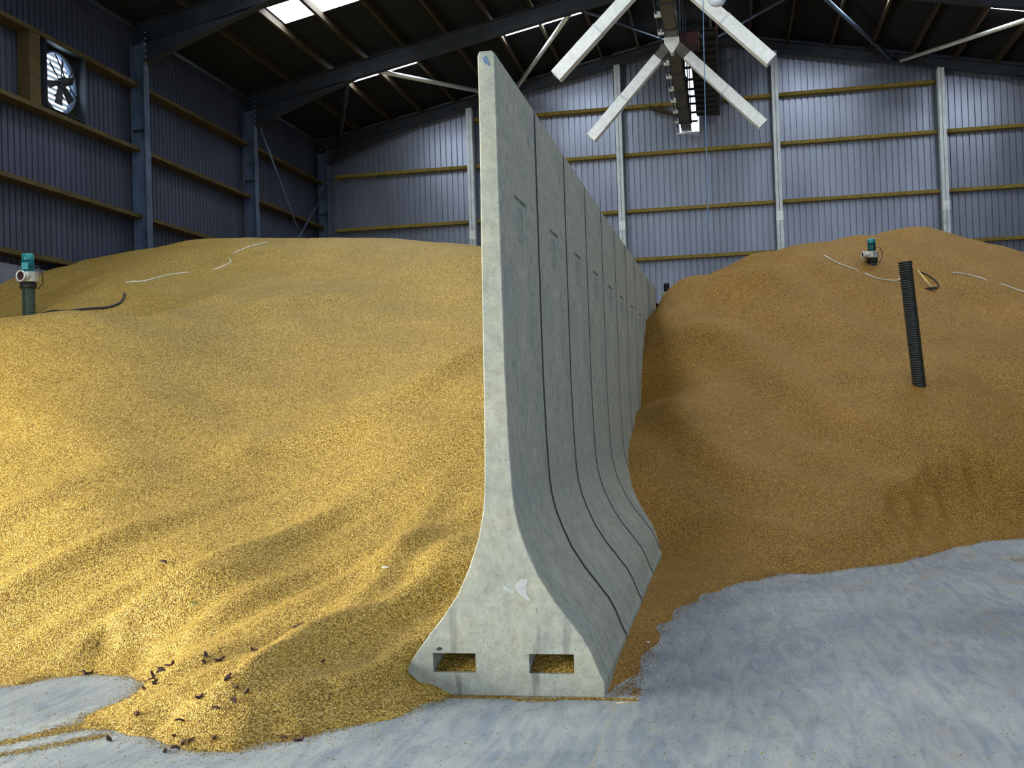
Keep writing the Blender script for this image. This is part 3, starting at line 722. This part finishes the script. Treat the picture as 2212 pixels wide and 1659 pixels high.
for x,y,l in ((-4.13,6.53,'lone dead leaf at the upper edge of the bare floor patch, left'),(-3.28,5.86,'broad dead leaf on the grain tongue below the leaf cluster'),(-3.11,5.73,'dead leaf on the crest of the grain tongue'),(-3.17,5.47,'pale-edged curled dead leaf near the small floor gap in the tongue'),(-3.17,5.2,'lone dead leaf lying on bare floor at lower left'),(-2.25,5.27,'dead leaf at the foot of the grain slope, left of a grey twig'),(-2.17,5.28,'greyish dead leaf at the foot of the slope toward the divider'),(-2.6,6.35,'dead leaf alone on the middle of the lower left slope'),(-4.09,7.47,'small dead leaf high on the left slope above the others'),(-2.79,6.13,'small dead leaf right of the short leaf row'),(-2.33,6.05,'tiny dark leaf on the ridge left of the divider foot')):
    leaf(x,y,l,None,1)
def onpile(side,x,y,d=0): return (x,y,HZ(side,x,y)+d)
o=MB().box((-.022,-.008,0),(.022,.008,.004)).box((-.018,-.006,.004),(.006,.006,.008)).build('paper_scrap',PAPER,bevel=.001); o.location=onpile(0,-2.33,7.25,.004); o.rotation_euler=(.4,0,.3); tag(o,'small white scrap lying on the grain slope left of the divider','scrap')
o=leafmesh(3.3).build('green_leaf',GREENL,recalc=False); o.scale=(.5,.5,.5); o.location=onpile(0,-3.62,7.0,.003); o.rotation_euler=(.5,.2,1); tag(o,'tiny green leaf on the left grain slope','leaf')
o=MB().lathe([(0,0),(.016,.004),(.02,.014),(.012,.024),(0,.027)],(0,0,0),12).build('white_pebble',PAPER); o.location=(-.6,7.55,0); tag(o,'small white pebble on the strip of grain beside the divider foot','pebble')
for (x,y,a,l,lab) in ((-.66,6.08,.2,.05,'pale straw stalk on the floor by the right corner of the divider end'),(-4.25,6.75,1.0,.06,'yellow straw stalk at the upper edge of the bare floor patch'),(-3.72,7.15,2.2,.05,'yellow straw stalk on the left grain slope')):
    z=max(0,HZ(0,x,y)); o=MB().tube([(0,0,.003),(math.cos(a)*l,math.sin(a)*l,.006),(math.cos(a)*l*2,math.sin(a)*l*2,.003)],.002,6).build('straw_stalk',STRAW); o.location=(x,y,z); tag(o,lab,'straw')

# ------------------------------------------------------------------ cables on the grain
def cable(name,side,pts,r,mat,lab,cat='cable',bury=True):
    P=[Vector((x,y,0)) for x,y in pts]; out=[]
    n=len(P)
    for i in range(n-1):
        for k in range(8):
            t=k/8; a=P[max(i-1,0)];b=P[i];c=P[i+1];d=P[min(i+2,n-1)]
            out.append(.5*((2*b)+(-a+c)*t+(2*a-5*b+4*c-d)*t*t+(-a+3*b-3*c+d)*t**3))
    out.append(P[-1]); res=[]
    for i,p in enumerate(out):
        e=min(i,len(out)-1-i); z=HZ(side,p.x,p.y)+(r*.9 if e>1 or not bury else -r*1.5+r*e)
        res.append((p.x,p.y,z))
    o=MB().tube(res,r,8).build(name,mat); return tag(o,lab,cat)
cable('sensor_cable',0,[(-8.83,15.23),(-8.74,15.3),(-8.62,15.4),(-8.56,15.72),(-8.49,16.01),(-8.29,16.26)],.010,WHITEC,'white cable on the left heap, long piece nearest the green blower')
cable('sensor_cable',0,[(-7.95,16.3),(-7.8,16.45),(-7.77,16.62),(-7.93,16.88)],.010,WHITEC,'white cable on the left heap, short hooked piece in the middle')
cable('sensor_cable',0,[(-7.93,17.04),(-7.8,17.26),(-7.74,17.39),(-7.67,17.51),(-7.58,17.75)],.010,WHITEC,'white cable on the left heap, topmost piece reaching the crest')
cable('power_cable',0,[(-9.5,13.85),(-9.1,13.75),(-8.9,13.75),(-8.69,14.0),(-8.51,14.17),(-8.44,14.38),(-8.48,14.58),(-8.58,14.79)],.018,BLACKC,'thick black cable curving over the left heap from the green blower')
cable('sensor_cable',1,[(1.59,18.82),(1.73,18.63),(1.93,18.48),(2.1,18.42)],.010,WHITEC,'white cable on the right heap, piece starting on the small crest')
cable('sensor_cable',1,[(2.17,18.4),(2.33,18.35),(2.51,18.38),(2.69,18.43),(2.74,18.51)],.010,WHITEC,'white cable on the right heap, piece ending just left of the black pipe')
cable('sensor_cable',1,[(3.61,18.93),(3.76,18.91),(4.13,18.85)],.010,WHITEC,'white cable on the right heap, first piece right of the black pipe')
cable('sensor_cable',1,[(4.29,18.8),(4.43,18.69),(4.59,18.61),(4.8,18.5)],.010,WHITEC,'white cable on the right heap, piece at the right edge')
cable('power_cable',1,[(3.05,18.91),(3.19,18.85),(3.3,18.73),(3.33,18.6),(3.24,18.46)],.012,BLACKC,'thin dark cable curving behind the black pipe on the right heap')
z0=HZ(1,3.05,18.75); z1=HZ(1,3.21,18.44)
o=MB().tube([(3.05,18.75,z0+.10),(3.21,18.44,z1+.02)],.014,8).build('wooden_stick',STRAW); tag(o,'pale wooden stick lying beside the black pipe top on the right heap','stick')
o=MB().bar((3.08,18.43,z1+.02),(3.26,18.40,z1+.03),.05,.03).build('steel_spike',DARK); tag(o,'small dark metal piece at the lower end of the pale stick','metal piece')

# ------------------------------------------------------------------ aeration blowers
def corrpipe(m,r,z0,z1,step=.028,amp=.008,n=28):
    pr=[];z=z0
    while z<z1:
        pr+= [(r-amp,z),(r,z+step*.25),(r,z+step*.5),(r-amp,z+step*.75)]; z+=step
    pr.append((r-amp,z1)); m.lathe(pr,(0,0,0),n); return m
def blower(loc,label,s,motor,cowl,outdir,pipe=True,pipemat=GREENP,tb=0.0,base=-.6):
    b=empty('aeration_blower',loc,label,'blower','aeration blowers'); b.scale=(s,s,s)
    corrpipe(MB(),.09,base,.46).build('pedestal_pipe',pipemat,b)
    MB().lathe([(.0,.43),(.10,.43),(.112,.45),(.112,.50),(.10,.52),(0,.52)]).build('pipe_collar',DARK,b)
    m=MB()
    # snail-shaped casing
    poly=[]; 
    for k in range(30):
        t=2*PI*k/30; r=.135+.035*(k/30); poly.append((r*math.cos(t+outdir+PI/2),r*math.sin(t+outdir+PI/2)))
    m.prism(poly,'z',.52,.66); 
    c=m.build('fan_casing',CAST,b,bevel=.008)
    d=Vector((math.cos(outdir),math.sin(outdir),0)); sd=Vector((-d.y,d.x,0)); o0=sd*.075+Vector((0,0,.59))
    od=MB().tube([o0+d*.02,o0+d*.21],.066,22).build('outlet_duct',CAST,b)
    q=MB(); n=24; up=Vector((0,0,1)); e=o0+d*.212; vs=[]
    for rr,dd in ((.078,0),(.078,.02),(.062,.02),(.062,0)):
        for k in range(n):
            t=2*PI*k/n; vs.append(e+sd*(rr*math.cos(t))+up*(rr*math.sin(t))+d*dd)
    fs=[(a*n+k,a*n+(k+1)%n,((a+1)%4)*n+(k+1)%n,((a+1)%4)*n+k) for a in range(4) for k in range(n)]
    q.add(vs,fs,True); q.build('outlet_flange',GALV,od)
    q=MB().tube([e-d*.002,e+d*.004],.061,22); q.build('outlet_mouth',MAROON,od)
    m=MB(); m.lathe([(.0,.66),(.062,.66),(.062,.85),(.0,.85)])
    for k in range(20):
        t=2*PI*k/20; dd=Vector((math.cos(t),math.sin(t),0)); m.bar(dd*.07+Vector((0,0,.685)),dd*.07+Vector((0,0,.84)),.004,.022,dd)
    mb=m.build('motor_body',motor,b)
    MB().lathe([(.08,.835),(.083,.85),(.083,.91),(.07,.928),(0,.932)]).build('motor_cowl',cowl,mb)
    tdir=outdir+tb; t=Vector((math.cos(tdir),math.sin(tdir),0)); s2=Vector((-t.y,t.x,0)); c0=t*.085
    m=MB(); vs=[]
    m.bar(c0+Vector((0,0,.69)),c0+Vector((0,0,.79)),.095,.06,t); m.build('terminal_box',motor,mb,bevel=.005)
    m=MB(); 
    for k in range(3): 
        tt=2*PI*k/3+.4; m.tube([(.05*math.cos(tt),.05*math.sin(tt),.655),(.05*math.cos(tt),.05*math.sin(tt),.69)],.008,8)
    m.build('mounting_stud',CAST,b)
    m=MB(); sx=s2
    m.tube([c0+sx*.05+Vector((0,0,.74)),c0*.5+sx*.16+Vector((0,0,.74)),c0*.2+sx*.21+Vector((0,0,.62)),sx*.20+Vector((0,0,.5)),sx*.13+Vector((0,0,.42))],.008,8)
    m.build('motor_cable',BLACKC,b); return b
zl=HZ(0,-9.6,14.0)
b1=blower((-9.6,14.0,3.08),'teal aeration blower on a ribbed green pipe standing at far left of the left heap',1.0,TEAL,TEAL,-PI/2-.15,tb=.35,base=min(-.2,zl-3.08-.3))
b2=blower((2.36,18.8,3.74-.30),'green aeration blower on the right heap, its pale outlet pointing left',.78,TEALD,TEAL,PI+.25,tb=1.1,pipemat=BLACKP)
b3=blower((-1.02,19.95,3.74-.57),'black aeration blower just behind the far end of the divider',.62*1.0,BLACKM,BLACKM,-PI/2-.1,tb=.3,pipemat=BLACKP)

# leaning ribbed pipe on the right heap
pb=MB(); corrpipe(pb,.088,-.35,1.74,.03,.009); pb.lathe([(.08,1.70),(.08,1.50),(0,1.5)])
o=pb.build('ventilation_pipe',BLACKP); o.location=(2.42,15.05,1.60); o.rotation_euler=(.02,-.075,0); tag(o,'black ribbed plastic pipe without a blower, leaning in the right heap','pipe')

# ------------------------------------------------------------------ conveyor, spouts, hatch, lamp, rope
CX=-.88
cv=empty('overhead_conveyor',(0,0,0),'dull steel overhead conveyor trough running under the ridge to the gable wall','conveyor')
m=MB().box((CX-.135,14,9.02),(CX+.135,31.3,9.035)).box((CX-.135,14,9.02),(CX-.125,31.3,9.34)).box((CX+.125,14,9.02),(CX+.135,31.3,9.34)).box((CX-.15,14,9.34),(CX+.15,31.3,9.35)); m.build('trough',DULL,cv)
for k in range(11):
    y=14.6+k*1.52; MB().box((CX-.17,y-.02,8.995),(CX+.17,y+.02,9.37)).build('joint_flange',STEEL_D,cv)
for k in range(8):
    y=15.2+k*2.05; m=MB().bar((CX-.16,y,9.15),(CX-.16,y,zr(CX)-.3),.03,.03,(1,0,0)); m.bar((CX+.16,y,9.15),(CX+.16,y,zr(CX)-.3),.03,.03,(1,0,0)); m.build('hanger',STEEL_D,cv)
m=MB(); m.tube([(CX-.24,14,9.12),(CX-.24,30.6,9.12)],.02,8); m.build('side_conduit',STEEL_D,cv)
for k in range(9):
    y=21.5+k*1.05; MB().box((CX-.27,y-.03,9.05),(CX-.13,y+.03,9.16)).build('side_clip',GALV,cv)
wk=empty('conveyor_walkway',(0,0,0),'dark walkway grating beside the conveyor with a dark red frame','walkway')
m=MB().box((CX+.30,23.4,9.36),(.0,30.6,9.38))
for k in range(14): m.box((CX+.30,23.5+k*.52,9.30),(.0,23.54+k*.52,9.38))
m.build('grating',DARK,wk)
for k in range(9): MB().box((CX+.13,24.0+k*.8+.13*math.sin(k*5),9.2),(CX+.32,24.05+k*.8+.13*math.sin(k*5),9.25)).build('crossbar',DARK,wk)
m=MB().box((.0,23.4,9.33),(.04,30.6,9.43)); m.build('edge_rail',RED,wk)
for y in (23.5,27.0,30.4):
    MB().box((.0,y-.03,9.36),(.05,y+.03,zr(0)-.3)).build('upright',RED,wk)
for z in (10.0,10.6): MB().box((.01,23.4,z),(.04,30.5,z+.04)).build('handrail',RED,wk)
ht=empty('gable_hatch',(0,0,0),'dark boarded hatch housing on the gable wall at the conveyor end','hatch')
MB().box((-.60,30.56,9.42),(.02,30.62,zr(-.3)-.3)).build('dark_board',DARK,ht)
MB().box((.0,30.5,9.40),(.05,30.62,zr(0)-.3)).build('side_frame',RED,ht)
m=MB()
m.box((-1.14,30.66,8.93),(-.54,30.72,8.98)); m.build('sill',GALV,ht)
gb_=empty('gearbox',(0,0,0),'dark red drive box under the conveyor at the far pair of spouts','gearbox')
MB().box((CX-.13,22.9,8.90),(CX+.55,23.35,9.18)).build('drive_box',RED,gb_,bevel=.015)
MB().tube([(CX+.6,22.85,9.05),(CX+.6,23.4,9.05)],.035,10).build('shaft_end',STEEL_D,gb_)

def spout(y,sx,ztop,end,label,w=.2):
    """square galvanised chute falling sideways from the conveyor"""
    s_=empty('distribution_spout',(CX+sx*.12,y,ztop),label,'spout','distribution spouts')
    a=Vector((0,0,0)); b=Vector((end[0]-(CX+sx*.12),0,end[1]-ztop)); d=b.normalized(); L=b.length
    up=Vector((-d.z,0,d.x)); 
    if up.z<0: up=-up
    def tub(m,p,q,w,h,t=.006):
        for s2 in (1,-1):
            m.bar(p+Vector((0,s2*h/2,0)),q+Vector((0,s2*h/2,0)),t,w,up); m.bar(p+up*s2*w/2,q+up*s2*w/2,h,t,up)
    m=MB(); tub(m,a-d*.02,a+d*.30,w*.94,w*.94); m.build('elbow',DULL,s_)
    m=MB(); tub(m,a+d*.26,a+d*(L*.56),w,w); m.build('upper_chute',GALV,s_)
    m=MB(); tub(m,a+d*(L*.55),b,w*1.04,w*1.04); m.build('lower_chute',GALV,s_)
    m=MB(); m.bar(a+d*(L*.55),a+d*(L*.57),w*1.09,w*1.09,up); 
    m.build('seam_band',GALV_P,s_)
    return s_
spout(22.8,-1,8.84,(-2.60,7.12),'galvanised square spout hanging to the left from the conveyor, far pair')
spout(22.8,1,8.84,(.87,7.12),'galvanised square spout hanging to the right from the conveyor, far pair')
spout(18.6,-1,8.84,(-2.68,7.21),'galvanised spout sloping left from the conveyor, near pair cut by the top edge')
spout(18.6,1,8.84,(.88,7.15),'galvanised spout sloping right from the conveyor, near pair cut by the top edge')
for y,l in ((22.8,'far pair'),(18.6,'near pair')):
    o=MB().prism([(-.15,.24),(.15,.24),(.15,.1),(.02,-.10),(-.02,-.10),(-.15,.1)],'y',-.12,.12).build('outlet_hopper',GALV,bevel=.006); o.location=(CX,y-.02,8.80); tag(o,'pale steel outlet hopper under the conveyor where the %s of spouts meets'%l,'hopper')
# lamp
lp=empty('high_bay_lamp',(.04,17.0,7.58),'hanging high-bay lamp with bluish glass bell above the near right spout','lamp')
MB().lathe([(.0,.0),(.06,.005),(.105,.03),(.125,.08),(.11,.2),(.07,.33),(.0,.35)],(0,0,0),28).build('glass_bell',GLASSB,lp)
MB().lathe([(.13,.075),(.135,.08),(.13,.1)],(0,0,0),28).build('rim',GALV,lp)
MB().lathe([(.07,.33),(.075,.36),(.06,.52),(0,.53)],(0,0,0),20).build('lamp_housing',GALV,lp)
MB().tube([(0,0,.5),(0,0,zr(.04)-7.58+.1)],.008,8).build('suspension_cable',DARK,lp)
# rope
rp=[(-.15,16.0,11.3),(-.16,16.0,7.34),(-.17,16.0,6.74),(-.18,16.0,6.01),(-.19,16.0,5.15),(-.19,16.0,4.69),(-.16,16.0,4.52),(-.19,16.0,4.42),(-.21,16.0,4.29),(-.20,16.0,4.19),(-.22,16.0,4.13),(-.3,16.0,4.1)]
o=MB().tube(rp,.0065,8).build('pull_rope',BLUER); tag(o,'thin blue rope hanging from the roof with a kinked loose end','rope')

# ------------------------------------------------------------------ camera
cam=bpy.data.cameras.new('camera'); co=bpy.data.objects.new('camera',cam); COL.objects.link(co)
FPX=2400.; cam.sensor_fit='HORIZONTAL'; cam.sensor_width=36; cam.lens=FPX/2212*36; cam.clip_end=200
yc=Vector((469,-32.5,FPX)).normalized(); a_=.033; b_=(469*a_+32.5)/FPX
zc_=Vector((-a_,1,b_)).normalized()
xc=-(yc.cross(zc_)) ; xc.normalize()
if xc.x<0: xc=-xc
# rows give camera (right,up,forward) of world axes -> rotation camera-to-world
right=Vector((xc.x,yc.x,zc_.x)); upv=Vector((xc.y,yc.y,zc_.y)); fwd=Vector((xc.z,yc.z,zc_.z))
Rm=Matrix((right,upv,-fwd)).transposed()
co.matrix_world=Matrix.Translation((0,0,1.64))@Rm.to_4x4()
SC.camera=co

# ------------------------------------------------------------------ light
w=bpy.data.worlds.new('overcast_sky'); SC.world=w; w.use_nodes=True
bg=w.node_tree.nodes['Background']; bg.inputs[0].default_value=(.72,.85,1.0,1); bg.inputs[1].default_value=WORLD_S
def area(name,loc,rot,sx,sy,power,col):
    l=bpy.data.lights.new(name,'AREA'); l.shape='RECTANGLE'; l.size=sx; l.size_y=sy; l.energy=power; l.color=col
    o=bpy.data.objects.new(name,l); COL.objects.link(o); o.location=loc; o.rotation_euler=rot; return o
PORT=[]
for i,(nm,loc,rot,sx,sy,p,c) in enumerate(AREAS): area(nm,loc,rot,sx,sy,p,c)
po=area('doorway_portal',((DX0+DX1)/2,YF-.02,DZ/2),(PI/2,0,0),DX1-DX0,DZ,1,(1,1,1)); po.data.cycles.is_portal=True
SC.view_settings.view_transform='Standard'; SC.view_settings.look='None'; SC.view_settings.gamma=1; SC.view_settings.use_curve_mapping=False
SC.view_settings.exposure=EXPO
SC.cycles.max_bounces=6; SC.cycles.diffuse_bounces=4; SC.cycles.glossy_bounces=3
SC.cycles.use_denoising=True
